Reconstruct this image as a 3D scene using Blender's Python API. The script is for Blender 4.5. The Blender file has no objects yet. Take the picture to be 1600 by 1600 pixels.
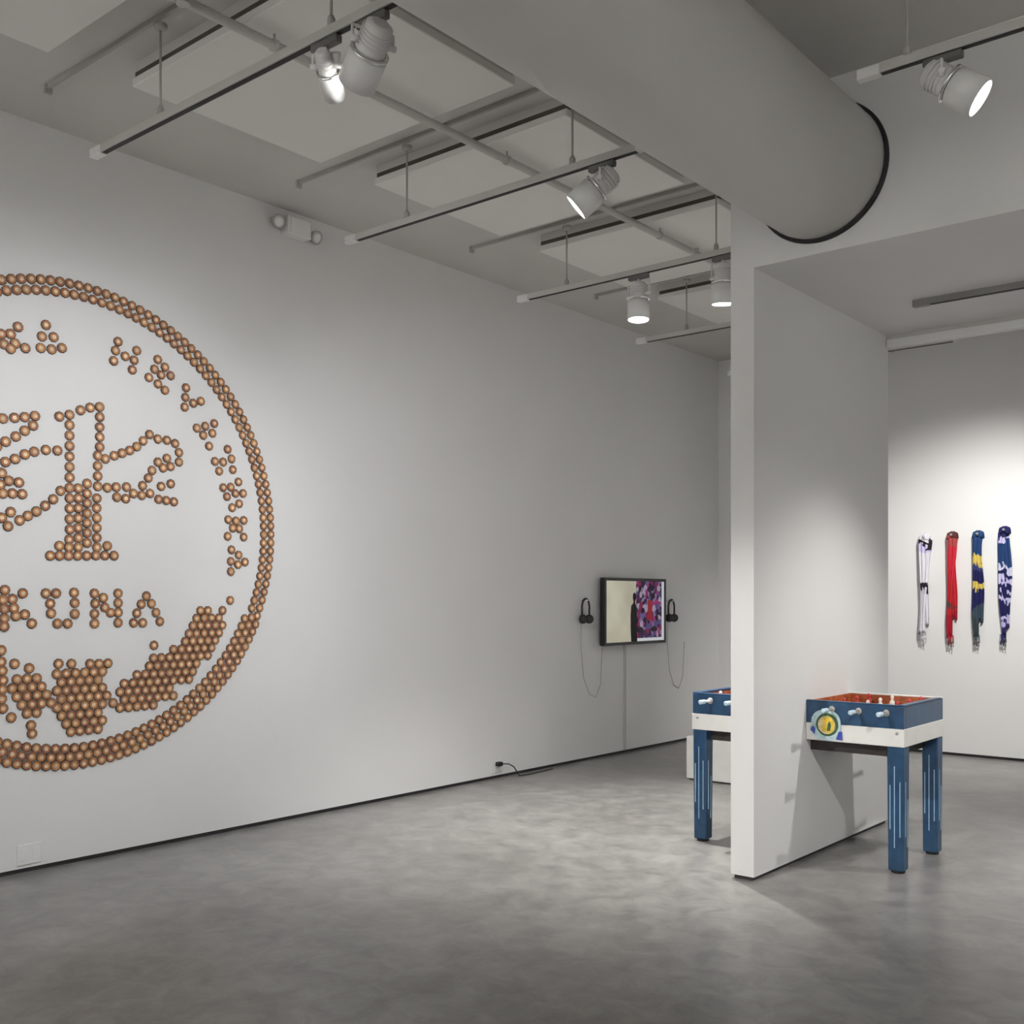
import bpy, bmesh, math, random
from mathutils import Vector, Matrix

random.seed(7)
scene = bpy.context.scene
COL = scene.collection

# ------------------------------------------------------------------ camera, world, exposure
# room axes: x runs away from the long left wall, y runs along it towards the back wall
CAM_H = 1.5
cam_d = bpy.data.cameras.new('camera')
cam = bpy.data.objects.new('camera', cam_d)
COL.objects.link(cam)
cam.location = (0, 0, CAM_H)
cam.rotation_euler = (math.radians(90), 0, math.atan2(1380, 1661))
cam_d.sensor_width = 36
cam_d.lens = 36 * 1661 / 1600
cam_d.shift_y = 135 / 1600
cam_d.clip_start = 0.05
scene.camera = cam

world = bpy.data.worlds.new('world')
scene.world = world
world.use_nodes = True
world.node_tree.nodes['Background'].inputs[0].default_value = (0.5, 0.5, 0.5, 1)
world.node_tree.nodes['Background'].inputs[1].default_value = 0.05

vs = scene.view_settings
vs.view_transform = 'Standard'
vs.look = 'None'
vs.gamma = 1
vs.use_curve_mapping = False
vs.exposure = EXPOSURE = 0.52

# ------------------------------------------------------------------ main dimensions (metres)
WX = -5.755          # face of the left wall
BY = 10.5            # face of the back wall
RX, FY = 4.0, -4.0   # right wall, wall behind the camera
DECK = 4.12          # ceiling deck
PANEL = 4.0          # underside of the ceiling panels
HT = 3.656           # height of the lighting tracks
ROWS = [1.05, 2.66, 4.275, 5.90, 7.50, 9.11]
PX0, PX1 = -2.745, -2.61      # partition thickness
PY0, PY1 = 5.143, 7.08        # partition length
PH = 3.25

# ------------------------------------------------------------------ materials
def mat(name, col, rough=0.6, metal=0.0, var=0.0, scale=4.0, bump=0.0, bscale=60.0, spec=0.5, emit=None, estr=0.0):
    m = bpy.data.materials.new(name)
    m.use_nodes = True
    nt = m.node_tree
    b = nt.nodes['Principled BSDF']
    b.inputs['Base Color'].default_value = (*col, 1)
    b.inputs['Roughness'].default_value = rough
    b.inputs['Metallic'].default_value = metal
    b.inputs['Specular IOR Level'].default_value = spec
    geo = nt.nodes.new('ShaderNodeNewGeometry')
    if var > 0:
        n = nt.nodes.new('ShaderNodeTexNoise')
        n.inputs['Scale'].default_value = scale
        n.inputs['Detail'].default_value = 3
        nt.links.new(geo.outputs['Position'], n.inputs['Vector'])
        r = nt.nodes.new('ShaderNodeValToRGB')
        r.color_ramp.elements[0].position = 0.3
        r.color_ramp.elements[1].position = 0.7
        r.color_ramp.elements[0].color = (*[max(0, x * (1 - var)) for x in col], 1)
        r.color_ramp.elements[1].color = (*[min(1, x * (1 + var)) for x in col], 1)
        nt.links.new(n.outputs['Fac'], r.inputs['Fac'])
        nt.links.new(r.outputs['Color'], b.inputs['Base Color'])
    if bump > 0:
        n2 = nt.nodes.new('ShaderNodeTexNoise')
        n2.inputs['Scale'].default_value = bscale
        nt.links.new(geo.outputs['Position'], n2.inputs['Vector'])
        bp = nt.nodes.new('ShaderNodeBump')
        bp.inputs['Strength'].default_value = bump
        bp.inputs['Distance'].default_value = 0.01
        nt.links.new(n2.outputs['Fac'], bp.inputs['Height'])
        nt.links.new(bp.outputs['Normal'], b.inputs['Normal'])
    if emit:
        b.inputs['Emission Color'].default_value = (*emit, 1)
        b.inputs['Emission Strength'].default_value = estr
    return m

M = {}
M['wall'] = mat('white_wall_paint', (0.765, 0.763, 0.757), 0.75, var=0.012, scale=1.5, bump=0.03, bscale=220, spec=0.25)
M['partition'] = mat('white_partition_paint', (0.78, 0.778, 0.772), 0.7, var=0.01, scale=2, bump=0.03, bscale=220, spec=0.25)
M['deck'] = mat('grey_ceiling_paint', (0.63, 0.618, 0.592), 0.85, var=0.03, scale=2, spec=0.2)
M['panel'] = mat('white_ceiling_panel', (0.80, 0.79, 0.76), 0.85, var=0.015, scale=3, spec=0.2)
M['gap'] = mat('painted_gap_shade', (0.10, 0.082, 0.072), 0.8, var=0.2)  # shade of the gap above the panels, given as a dark colour
M['reveal'] = mat('dark_wall_reveal', (0.05, 0.048, 0.05), 0.8, var=0.2)
M['duct'] = mat('painted_duct', (0.73, 0.722, 0.695), 0.55, var=0.015, scale=2, spec=0.3)
M['black'] = mat('black_rubber', (0.012, 0.012, 0.012), 0.6, var=0.2)
M['metal_w'] = mat('white_track_enamel', (0.54, 0.53, 0.505), 0.45, var=0.03)
M['metal_g'] = mat('grey_strut_enamel', (0.42, 0.41, 0.39), 0.6, var=0.05)
M['rail_d'] = mat('dark_grey_track_enamel', (0.24, 0.235, 0.22), 0.5, var=0.05)
M['fixture'] = mat('white_lamp_enamel', (0.74, 0.74, 0.73), 0.35, var=0.02)
M['fixture_d'] = mat('grey_lamp_bracket', (0.16, 0.155, 0.15), 0.5, var=0.1)
M['chrome'] = mat('polished_chrome', (0.85, 0.85, 0.85), 0.15, 1.0, var=0.02)
M['lens'] = mat('lit_lamp_lens', (0.9, 0.9, 0.9), 0.3, emit=(1, 0.97, 0.92), estr=14.0)
M['plastic_w'] = mat('white_plastic', (0.80, 0.80, 0.79), 0.4, var=0.01)
M['plastic_g'] = mat('grey_plastic', (0.40, 0.39, 0.37), 0.4, var=0.03)
M['rim'] = mat('dark_brown_disc_rim', (0.125, 0.075, 0.052), 0.6, var=0.5, scale=22)
M['ring'] = None   # set below
M['core'] = mat('pale_tan_disc_centre', (0.76, 0.56, 0.38), 0.5, var=0.35, scale=24)
M['blue'] = mat('painted_blue_wood', (0.022, 0.070, 0.150), 0.28, var=0.22, scale=14)
M['white_w'] = mat('painted_white_wood', (0.80, 0.79, 0.76), 0.42, var=0.03, scale=10)
M['stripe'] = mat('pale_blue_pinstripe', (0.40, 0.60, 0.78), 0.4, var=0.08, scale=30)
M['dark_w'] = mat('dark_stained_wood', (0.035, 0.026, 0.024), 0.6, var=0.3, scale=20)
M['orange'] = mat('orange_brown_pitch_lining', (0.42, 0.11, 0.035), 0.5, var=0.45, scale=26)
M['pitch'] = mat('brown_red_pitch', (0.25, 0.06, 0.03), 0.5, var=0.3, scale=12)
M['knob'] = mat('pale_blue_handle', (0.56, 0.70, 0.80), 0.35, var=0.06, scale=20)
M['red'] = mat('red_player_paint', (0.55, 0.05, 0.05), 0.4, var=0.1)
M['player_w'] = mat('cream_player_paint', (0.75, 0.70, 0.62), 0.4, var=0.1)
M['yellow'] = mat('yellow_crest_paint', (0.80, 0.55, 0.06), 0.45, var=0.25, scale=60)
M['green'] = mat('dark_green_crest_paint', (0.05, 0.12, 0.04), 0.45, var=0.4, scale=40)
M['crest'] = mat('pale_blue_crest_paint', (0.50, 0.66, 0.70), 0.45, var=0.2, scale=50)
M['crest_c'] = mat('cream_crest_paint', (0.80, 0.66, 0.42), 0.45, var=0.2, scale=50)
M['crest_b'] = mat('deep_blue_crest_paint', (0.05, 0.08, 0.42), 0.45, var=0.2, scale=50)
M['tv'] = mat('black_tv_plastic', (0.012, 0.012, 0.013), 0.3, var=0.1)
M['headphone'] = mat('dark_headphone_plastic', (0.025, 0.024, 0.023), 0.45, var=0.2)
M['cable'] = mat('pale_grey_cable', (0.42, 0.41, 0.39), 0.5, var=0.05)
M['raceway'] = mat('grey_cable_raceway', (0.52, 0.51, 0.49), 0.55, var=0.03)

def disc_face():
    m = mat('copper_brown_disc_face', (0.45, 0.2, 0.09), 0.5)
    nt = m.node_tree; N = nt.nodes
    g = [n for n in N if n.type == 'NEW_GEOMETRY'][0]
    n = N.new('ShaderNodeTexNoise'); n.inputs['Scale'].default_value = 13; n.inputs['Detail'].default_value = 4; n.inputs['Roughness'].default_value = 0.75
    nt.links.new(g.outputs['Position'], n.inputs['Vector'])
    r = N.new('ShaderNodeValToRGB'); cr = r.color_ramp
    cr.elements[0].position = 0.28; cr.elements[0].color = (0.22, 0.075, 0.05, 1)
    cr.elements[1].position = 0.74; cr.elements[1].color = (0.58, 0.29, 0.08, 1)
    for p, c in ((0.42, (0.36, 0.135, 0.055, 1)), (0.56, (0.48, 0.21, 0.07, 1))):
        e = cr.elements.new(p); e.color = c
    nt.links.new(n.outputs['Fac'], r.inputs['Fac'])
    nt.links.new(r.outputs['Color'], N['Principled BSDF'].inputs['Base Color'])
    return m
M['ring'] = disc_face()

def floor_mat():
    m = bpy.data.materials.new('polished_concrete')
    m.use_nodes = True
    nt = m.node_tree; L = nt.links; N = nt.nodes
    b = N['Principled BSDF']
    geo = N.new('ShaderNodeNewGeometry')
    def noise(scale, detail, rough, dist=0.0):
        n = N.new('ShaderNodeTexNoise')
        n.inputs['Scale'].default_value = scale
        n.inputs['Detail'].default_value = detail
        n.inputs['Roughness'].default_value = rough
        n.inputs['Distortion'].default_value = dist
        L.new(geo.outputs['Position'], n.inputs['Vector'])
        return n
    n1 = noise(0.9, 6, 0.6, 0.4)
    n2 = noise(6.0, 8, 0.68, 0.6)
    r1 = N.new('ShaderNodeValToRGB')
    r1.color_ramp.elements[0].position = 0.32; r1.color_ramp.elements[1].position = 0.7
    r1.color_ramp.elements[0].color = (0.222, 0.213, 0.202, 1)
    r1.color_ramp.elements[1].color = (0.318, 0.314, 0.304, 1)
    L.new(n1.outputs['Fac'], r1.inputs['Fac'])
    r2 = N.new('ShaderNodeValToRGB')
    r2.color_ramp.elements[0].position = 0.3; r2.color_ramp.elements[1].position = 0.72
    r2.color_ramp.elements[0].color = (0.66, 0.66, 0.66, 1)
    r2.color_ramp.elements[1].color = (1.27, 1.27, 1.26, 1)
    L.new(n2.outputs['Fac'], r2.inputs['Fac'])
    mx = N.new('ShaderNodeMix'); mx.data_type = 'RGBA'; mx.blend_type = 'MULTIPLY'
    mx.inputs['Factor'].default_value = 1.0
    L.new(r1.outputs['Color'], mx.inputs['A']); L.new(r2.outputs['Color'], mx.inputs['B'])
    L.new(mx.outputs['Result'], b.inputs['Base Color'])
    r3 = N.new('ShaderNodeMapRange')
    r3.inputs['To Min'].default_value = 0.22; r3.inputs["To Max"].default_value = 0.42
    L.new(n2.outputs['Fac'], r3.inputs['Value'])
    L.new(r3.outputs['Result'], b.inputs['Roughness'])
    bp = N.new('ShaderNodeBump'); bp.inputs['Strength'].default_value = 0.05; bp.inputs['Distance'].default_value = 0.01
    L.new(n2.outputs['Fac'], bp.inputs['Height']); L.new(bp.outputs['Normal'], b.inputs['Normal'])
    return m
M['floor'] = floor_mat()

# ------------------------------------------------------------------ mesh helpers (world coordinates)
def box(bm, x0, y0, z0, x1, y1, z1, bev=0.0, mi=0):
    before = set(bm.verts)
    vs_ = [bm.verts.new((x, y, z)) for x in (x0, x1) for y in (y0, y1) for z in (z0, z1)]
    fs = [(0, 1, 3, 2), (4, 6, 7, 5), (0, 4, 5, 1), (2, 3, 7, 6), (0, 2, 6, 4), (1, 5, 7, 3)]
    faces = [bm.faces.new([vs_[i] for i in f]) for f in fs]
    if bev > 0:
        edges = list({e for f in faces for e in f.edges})
        bmesh.ops.bevel(bm, geom=edges, offset=bev, segments=1, affect='EDGES', profile=0.5)
    for v in bm.verts:
        if v not in before:
            for f in v.link_faces:
                f.material_index = mi

def frame(d):
    d = Vector(d).normalized()
    up = Vector((0, 0, 1)) if abs(d.z) < 0.95 else Vector((0, 1, 0))
    a = d.cross(up).normalized()
    return d, a, d.cross(a).normalized()

def lathe(bm, origin, axis, prof, seg=24, mis=None, caps=(True, True)):
    """prof = [(distance along axis, radius), ...]"""
    o = Vector(origin); d, a, b = frame(axis)
    rings = []
    for h, r in prof:
        rings.append([bm.verts.new(o + d * h + (a * math.cos(2 * math.pi * i / seg) + b * math.sin(2 * math.pi * i / seg)) * r) for i in range(seg)])
    for k in range(len(rings) - 1):
        for i in range(seg):
            f = bm.faces.new((rings[k][i], rings[k][(i + 1) % seg], rings[k + 1][(i + 1) % seg], rings[k + 1][i]))
            f.smooth = True
            if mis: f.material_index = mis[k]
    if caps[0]: bm.faces.new(rings[0][::-1])
    if caps[1]:
        f = bm.faces.new(rings[-1])
        if mis: f.material_index = mis[-1]

def cyl(bm, p0, p1, r, seg=12):
    d = Vector(p1) - Vector(p0)
    lathe(bm, p0, d, [(0, r), (d.length, r)], seg)

def tube(bm, pts, r, seg=8, closed=False):
    pts = [Vector(p) for p in pts]
    n = len(pts); rings = []
    prev = None
    for i, p in enumerate(pts):
        t = (pts[min(i + 1, n - 1)] - pts[max(i - 1, 0)])
        d, a, b = frame(t)
        if prev is not None:
            a = (prev - d * prev.dot(d)).normalized(); b = d.cross(a)
        prev = a
        rings.append([bm.verts.new(p + (a * math.cos(2 * math.pi * k / seg) + b * math.sin(2 * math.pi * k / seg)) * r) for k in range(seg)])
    for i in range(n - 1):
        for k in range(seg):
            f = bm.faces.new((rings[i][k], rings[i][(k + 1) % seg], rings[i + 1][(k + 1) % seg], rings[i + 1][k]))
            f.smooth = True
    bm.faces.new(rings[0][::-1]); bm.faces.new(rings[-1])

def plate(bm, pts, thick):
    """pts: coplanar world points, extruded by vector thick"""
    t = Vector(thick)
    a = [bm.verts.new(Vector(p)) for p in pts]
    b = [bm.verts.new(Vector(p) + t) for p in pts]
    bm.faces.new(a[::-1]); bm.faces.new(b)
    n = len(a)
    for i in range(n):
        bm.faces.new((a[i], a[(i + 1) % n], b[(i + 1) % n], b[i]))

def obj(name, bm, mats, parent=None, origin=None, **props):
    bmesh.ops.recalc_face_normals(bm, faces=bm.faces[:])
    off = Vector((0, 0, 0))
    if parent is not None:
        off = world_loc(parent)
    if origin is not None:
        local = Vector(origin)
    else:
        local = off
    bmesh.ops.translate(bm, verts=bm.verts[:], vec=-local)
    me = bpy.data.meshes.new(name)
    bm.to_mesh(me); bm.free()
    for m in (mats if isinstance(mats, (list, tuple)) else [mats]):
        me.materials.append(M[m] if isinstance(m, str) else m)
    o = bpy.data.objects.new(name, me)
    COL.objects.link(o)
    o.location = local - off
    if parent is not None: o.parent = parent
    for k, v in props.items(): o[k] = v
    return o

def world_loc(o):
    p = Vector(o.location)
    while o.parent is not None:
        o = o.parent; p += o.location
    return p

def thing(name, loc, label, cat, group=None):
    o = bpy.data.objects.new(name, None)
    COL.objects.link(o)
    o.location = loc
    o.empty_display_size = 0.1
    o['label'] = label; o['category'] = cat
    if group: o['group'] = group
    return o

def struct(name, bm, mats, label):
    return obj(name, bm, mats, kind='structure', label=label)

def B(*a, **k):
    bm = bmesh.new(); box(bm, *a, **k); return bm

# ------------------------------------------------------------------ the room
floor = struct('floor', B(WX - 0.3, FY - 0.3, -0.12, RX + 0.3, BY + 0.3, 0), 'floor', 'mottled grey polished concrete floor')
ceiling = struct('ceiling', B(WX - 0.3, FY - 0.3, DECK, RX + 0.3, BY + 0.3, DECK + 0.12), 'deck', 'grey painted ceiling deck above the hanging panels')
wall_left = struct('wall_left', B(WX - 0.2, FY, 0.028, WX, BY, DECK), 'wall', 'long white wall with the disc mural and the screen')
struct('baseboard_left', B(WX - 0.2, FY, 0, WX - 0.018, BY, 0.028), 'reveal', 'dark recessed reveal under the long white wall')
wall_back = struct('wall_back', B(WX - 0.2, BY, 0.028, RX + 0.2, BY + 0.2, DECK), 'wall', 'white back wall where the scarves hang')
struct('baseboard_back', B(WX - 0.2, BY + 0.018, 0, RX + 0.2, BY + 0.2, 0.028), 'reveal', 'dark recessed reveal under the back wall')
struct('wall_right', B(RX, FY, 0, RX + 0.2, BY, DECK), 'wall', 'white wall at the right side of the gallery')
struct('wall_front', B(WX - 0.2, FY - 0.2, 0, RX + 0.2, FY, DECK), 'wall', 'white wall behind the viewer')

part_w = struct('wall_partition', B(PX0, PY0, 0.022, PX1, PY1, PH), 'partition', 'freestanding white partition that cuts through the football table')
obj('plinth_gap', B(PX0 + 0.015, PY0 + 0.015, 0, PX1 - 0.015, PY1 - 0.015, 0.022), 'reveal', part_w)
trim = struct('trim_1', B(PX0, PY0, PH, RX, PY1, DECK), 'partition', 'white dropped bulkhead above the partition where the duct ends')
obj('edge_lip', B(PX1 + 0.004, PY1 - 0.045, PH - 0.085, RX - 0.01, PY1, PH - 0.028, bev=0.003), 'partition', trim)
obj('edge_slot', B(PX1 + 0.004, PY1 - 0.03, PH - 0.028, RX - 0.01, PY1 - 0.006, PH), 'deck', trim)

for k in range(-1, 5):
    y0 = 2.81 + 1.605 * k
    y1 = min(y0 + 1.185, BY - 0.05)
    obj('ceiling_panel', B(-4.75, y0, PANEL, -3.30, y1, PANEL + 0.042, bev=0.004), 'panel', ceiling)
    obj('gap_shade_strip', B(-4.74, y0 + 0.012, PANEL + 0.042, -3.31, y0 + 0.05, PANEL + 0.072), 'gap', ceiling)  # dark strip standing in for the shaded gap between panel and deck
    obj('gap_filler', B(-4.74, y0 + 0.012, PANEL + 0.072, -3.31, y0 + 0.05, DECK), 'deck', ceiling)  # deck-coloured filler over the painted shade strip
    obj('panel_side', B(-3.34, y0 + 0.06, PANEL + 0.042, -3.305, y1 - 0.01, DECK), 'deck', ceiling)
    obj('panel_side', B(-4.745, y0 + 0.06, PANEL + 0.042, -4.71, y1 - 0.01, DECK), 'deck', ceiling)
for y in ROWS:
    obj('strut', B(-5.28, y - 0.009, 4.098, -2.70, y + 0.009, DECK), 'metal_g', ceiling)
    obj('strut_end', B(-5.30, y - 0.018, 4.075, -5.28, y + 0.018, DECK), 'metal_g', ceiling)

# thin pipe that runs under the panels
t = thing('ceiling_pipe', (-3.82, 3.0, 3.93), 'thin pale pipe running along the ceiling under the panels', 'pipe')
bm = bmesh.new(); cyl(bm, (-3.82, FY + 0.02, 3.95), (-3.82, BY - 0.02, 3.95), 0.021, 12)
obj('pipe', bm, 'metal_w', t)
for k in range(0, 5):
    y = 2.95 + 1.605 * k
    bm = bmesh.new()
    lathe(bm, (-3.82, y - 0.012, 3.95), (0, 1, 0), [(0, 0.027), (0.024, 0.027)], 14)
    cyl(bm, (-3.82, y, 3.965), (-3.82, y, PANEL), 0.006, 6)
    obj('pipe_clip', bm, 'metal_w', t)
for y in (2.45, 6.55):
    bm = bmesh.new()
    lathe(bm, (-3.76, y, 3.93), (0, 0, -1), [(-0.02, 0.012), (0.02, 0.014), (0.03, 0.028), (0.035, 0.028)], 12)
    cyl(bm, (-3.82, y, 3.95), (-3.76, y, 3.945), 0.01, 8)
    obj('sprinkler_head', bm, 'metal_w', t)

# big round duct
DX, DZ, DR = -2.243, 3.658, 0.336
t = thing('air_duct', (DX, 0.5, DZ - DR), 'large round grey air duct running into the white bulkhead', 'duct')
bm = bmesh.new()
lathe(bm, (DX, FY + 0.01, DZ), (0, 1, 0), [(0, DR), (PY0 - FY - 0.02, DR)], 72)
obj('duct_body', bm, 'duct', t)
bm = bmesh.new()
lathe(bm, (DX, PY0 - 0.032, DZ), (0, 1, 0), [(0.012, DR + 0.002), (0.012, DR + 0.016), (0.031, DR + 0.018), (0.031, DR + 0.002), (0.012, DR + 0.002)], 72, caps=(False, False))
obj('gasket', bm, 'black', t, label='black rubber gasket ring')
for y in (-1.2, 1.7):
    bm = bmesh.new()
    lathe(bm, (DX, y, DZ), (0, 1, 0), [(0, DR), (0, DR + 0.006), (0.03, DR + 0.006), (0.03, DR)], 72, caps=(False, False))
    obj('seam_band', bm, 'duct', t)

# ------------------------------------------------------------------ lighting tracks
def track(x0, x1, y, label, rods=(), z=HT, w=0.036, top=DECK, group='white lighting tracks', rail='metal_w'):
    t = thing('lighting_track', ((x0 + x1) / 2, y, z - 0.03), label, 'lighting track', group)
    bm = bmesh.new()
    # inverted U section with the conductor slot open below
    box(bm, x0, y - w / 2, z - 0.028, x1, y - 0.008, z)
    box(bm, x0, y + 0.008, z - 0.028, x1, y + w / 2, z)
    box(bm, x0, y - w / 2, z, x1, y + w / 2, z + 0.008)
    obj('rail', bm, rail, t)
    obj('conductor_slot', B(x0 + 0.09, y - 0.0105, z - 0.0315, x1 - 0.02, y + 0.0105, z - 0.026), 'black', t, label='black conductor slot')
    for xa, xb in ((x0 - 0.012, x0 + 0.085), (x1 - 0.015, x1 + 0.008)):
        obj('end_cap', B(xa, y - w / 2 - 0.003, z - 0.033, xb, y + w / 2 + 0.003, z + 0.011, bev=0.004), 'fixture' if rail == 'metal_w' else rail, t)
    for x in rods:
        bm = bmesh.new(); cyl(bm, (x, y, z), (x, y, top - 0.04), 0.0055, 8)
        lathe(bm, (x, y, z + 0.008), (0, 0, 1), [(0, 0.016), (0.03, 0.016), (0.045, 0.008)], 10)
        obj('hanger_rod', bm, 'metal_g', t)
        bm = bmesh.new(); lathe(bm, (x, y, top - 0.075), (0, 0, 1), [(0, 0.01), (0.012, 0.03), (0.03, 0.03)], 12)
        obj('rod_mount', bm, 'metal_g', t)
    return t

track(-4.83, -2.72, ROWS[1], 'nearest lighting track, end pointing at the mural, carrying two spotlights', (-4.26, -3.10))
track(-4.83, -2.76, ROWS[2], 'second lighting track from the viewer, above the wall emergency light', (-4.33, -3.16))
track(-4.83, -2.80, ROWS[3], 'third lighting track, carrying the two bright downward spotlights', (-4.41, -3.25))
track(-4.86, -2.80, ROWS[4], 'short dim lighting track just left of the partition top', (-4.40, -3.3))
track(-4.88, -2.80, ROWS[5], 'farthest lighting track, its tip peeking out left of the partition', (-4.40, -3.3))
track(-1.69, 2.6, ROWS[2], 'lighting track right of the round duct with one big lit spotlight', (-1.50, 0.6, 2.2))
track(-4.6, -2.7, ROWS[0], 'lighting track over the viewer on the mural side', (-4.2, -3.1))
track(-1.69, 2.6, ROWS[1], 'lighting track over the viewer right of the duct', (-1.4, 0.6, 2.2))
track(-2.17, 2.6, 6.32, 'dark slotted track fixed under the dropped bulkhead right of the partition', (), z=PH - 0.008, rail='rail_d', group='lighting tracks under the bulkhead')
track(-2.4, 2.6, 7.9, 'lighting track in front of the scarves, behind the bulkhead', (-1.4, 0.6, 2.2), z=3.85)
track(-4.6, -2.75, -1.6, 'unseen lighting track added behind the viewer for fill spotlights, mural side', (-4.2, -3.1))  # unseen, added to hold a rear fill lamp
track(-1.69, 2.6, -1.6, 'unseen lighting track added behind the viewer for fill spotlights, right of the duct', (-0.8, 1.8))  # also added out of view, holds the other rear fill lamps

# ------------------------------------------------------------------ spotlights (each carries its own lamp)
def spot(x, y, aim, label, power, cone=60, blend=0.9, color=(1, 0.98, 0.95), z=HT, r=0.073, ln=0.25, drop=0.13, back=0.33, soft=0.06, lens='lens'):
    p = Vector((x, y, z - drop))
    d = (Vector(aim) - p).normalized()
    t = thing('track_spotlight', (x, y, z - 0.03), label, 'spotlight', 'white cylindrical track spotlights')
    obj('adapter', B(x - 0.075, y - 0.017, z - 0.062, x + 0.075, y + 0.017, z - 0.0325, bev=0.004), 'fixture_d', t)
    dd, a, b = frame(d)
    s = p - d * (ln * back)          # rear end
    f = s + d * ln                   # front end
    bm = bmesh.new()
    cyl(bm, (x, y, z - 0.062), (x, y, z - 0.085), 0.012, 10)
    side = a
    for sg in (-1, 1):
        q0 = Vector((x, y, z - 0.083)); q1 = q0 + side * sg * (r + 0.008); q2 = p + side * sg * (r + 0.008)
        tube(bm, [q0, q0.lerp(q1, 0.8), q1, q1.lerp(q2, 0.5), q2], 0.006, 6)
        cyl(bm, p + side * sg * (r * 0.6), p + side * sg * (r + 0.018), 0.012, 10)
    obj('yoke', bm, 'fixture', t)
    bm = bmesh.new()
    lathe(bm, s, d, [(0, r * 0.45), (0.012, r * 0.70), (ln * 0.40, r * 0.74), (ln * 0.44, r * 0.82)], 28)
    for k in range(4):
        lathe(bm, s + d * (0.03 + 0.016 * k), d, [(0, r * 0.74), (0.001, r * 0.82), (0.006, r * 0.82), (0.007, r * 0.74)], 28, caps=(False, False))
    obj('rear_housing', bm, 'fixture', t)
    bm = bmesh.new()
    lathe(bm, s, d, [(ln * 0.49, r * 0.80), (ln * 0.53, r), (ln, r), (ln, r * 0.93), (ln - 0.012, r * 0.90)], 36, caps=(True, False))
    obj('front_housing', bm, 'fixture', t)
    bm = bmesh.new()
    lathe(bm, s, d, [(ln * 0.44, r * 0.84), (ln * 0.45, r * 1.02), (ln * 0.475, r * 1.02), (ln * 0.49, r * 0.84)], 36, caps=(False, False))
    obj('bezel_ring', bm, 'chrome', t, label='bright metal ring')
    bm = bmesh.new()
    lathe(bm, s, d, [(ln - 0.014, r * 0.90), (ln - 0.008, r * 0.895), (ln - 0.004, r * 0.5)], 36)
    obj('lens', bm, lens, t, label='glowing white lamp lens')
    ld = bpy.data.lights.new('spot_lamp', 'SPOT')
    ld.energy = power; ld.spot_size = math.radians(cone); ld.spot_blend = blend
    ld.shadow_soft_size = soft; ld.color = color
    lo = bpy.data.objects.new('spot_lamp', ld); COL.objects.link(lo)
    lo.location = f + d * (soft + 0.02) - Vector(t.location)
    lo.parent = t
    lo.rotation_euler = d.to_track_quat('-Z', 'Y').to_euler()
    return t

COOL = (0.955, 0.97, 1.0)
spot(-3.13, ROWS[1], (-5.6, 6.6, 1.15), 'narrow bright spotlight on the nearest track, left of its neighbour', 85, 74, color=COOL, r=0.043, ln=0.20)
spot(-2.87, ROWS[1], (-5.755, 3.6, 1.6), 'grey spotlight seen from behind on the nearest track', 56, 88, color=COOL)
spot(-2.98, ROWS[2], (-5.755, 2.85, 0.95), 'spotlight on the second track turned towards the left wall', 52, 92, color=COOL)
spot(-3.82, ROWS[3], (-3.7, 5.65, 0.0), 'bright spotlight pointing straight down on the third track', 300, 82, drop=0.165)
spot(-3.20, ROWS[3], (-3.35, 6.1, 0.8), 'small lit spotlight at the partition edge on the third track', 140, 95, drop=0.165)
spot(-1.36, ROWS[2], (1.2, 4.9, 1.6), 'big white spotlight with a glowing face right of the duct', 110, 80)
spot(-2.90, ROWS[0], (-5.755, 2.1, 1.65), 'spotlight over the viewer aimed at the mural', 58, 84, color=COOL)
spot(0.45, ROWS[1], (-2.2, 6.1, 0.45), 'spotlight over the viewer aimed at the right half of the football table', 165, 48, blend=1.0, soft=0.03)
spot(-0.9, 6.32, (-2.4, 6.0, 0.1), 'spotlight under the bulkhead aimed at the partition', 92, 82, z=PH - 0.008, drop=0.165, soft=0.03)
spot(-1.9, 7.9, (-3.1, 10.5, 1.0), 'spotlight behind the bulkhead aimed at the scarves', 320, 78, z=3.85)
spot(0.9, 7.9, (0.7, 10.5, 1.0), 'spotlight behind the bulkhead right of the scarves', 270, 76, z=3.85)
spot(-3.45, ROWS[0], (-2.66, 5.14, 0.8), 'spotlight over the viewer aimed at the partition end', 290, 27)
spot(1.6, ROWS[1], (4.0, 2.0, 1.7), 'unseen fill spotlight added over the viewer, aimed at the right wall', 220, 95)  # added lamp, its bounce off the right wall lifts the ambient light
spot(1.6, ROWS[2], (4.0, 4.4, 1.7), 'unseen fill spotlight added right of the duct, aimed at the right wall', 150, 95)  # second added lamp for bounce off the right wall
spot(-3.2, -1.6, (-3.3, -4.0, 1.7), 'unseen fill spotlight added behind the viewer, aimed at the rear wall, mural side', 640, 95)  # added fill, bounced off the wall behind the camera
spot(0.0, -1.6, (0.0, -4.0, 1.7), 'unseen fill spotlight added behind the viewer, aimed at the middle of the rear wall', 580, 95)  # added like the one before, general fill by bounce
spot(2.2, -1.6, (2.4, -4.0, 1.7), 'unseen fill spotlight added behind the viewer, aimed at the rear wall, far from the mural', 400, 95)  # last of the added rear-wall fill lamps
spot(0.2, ROWS[2], (0.0, 7.0, 0.0), 'unseen spotlight added right of the duct to brighten the floor beside the football table', 150, 62)  # extra lamp put in to lighten the floor here

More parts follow.
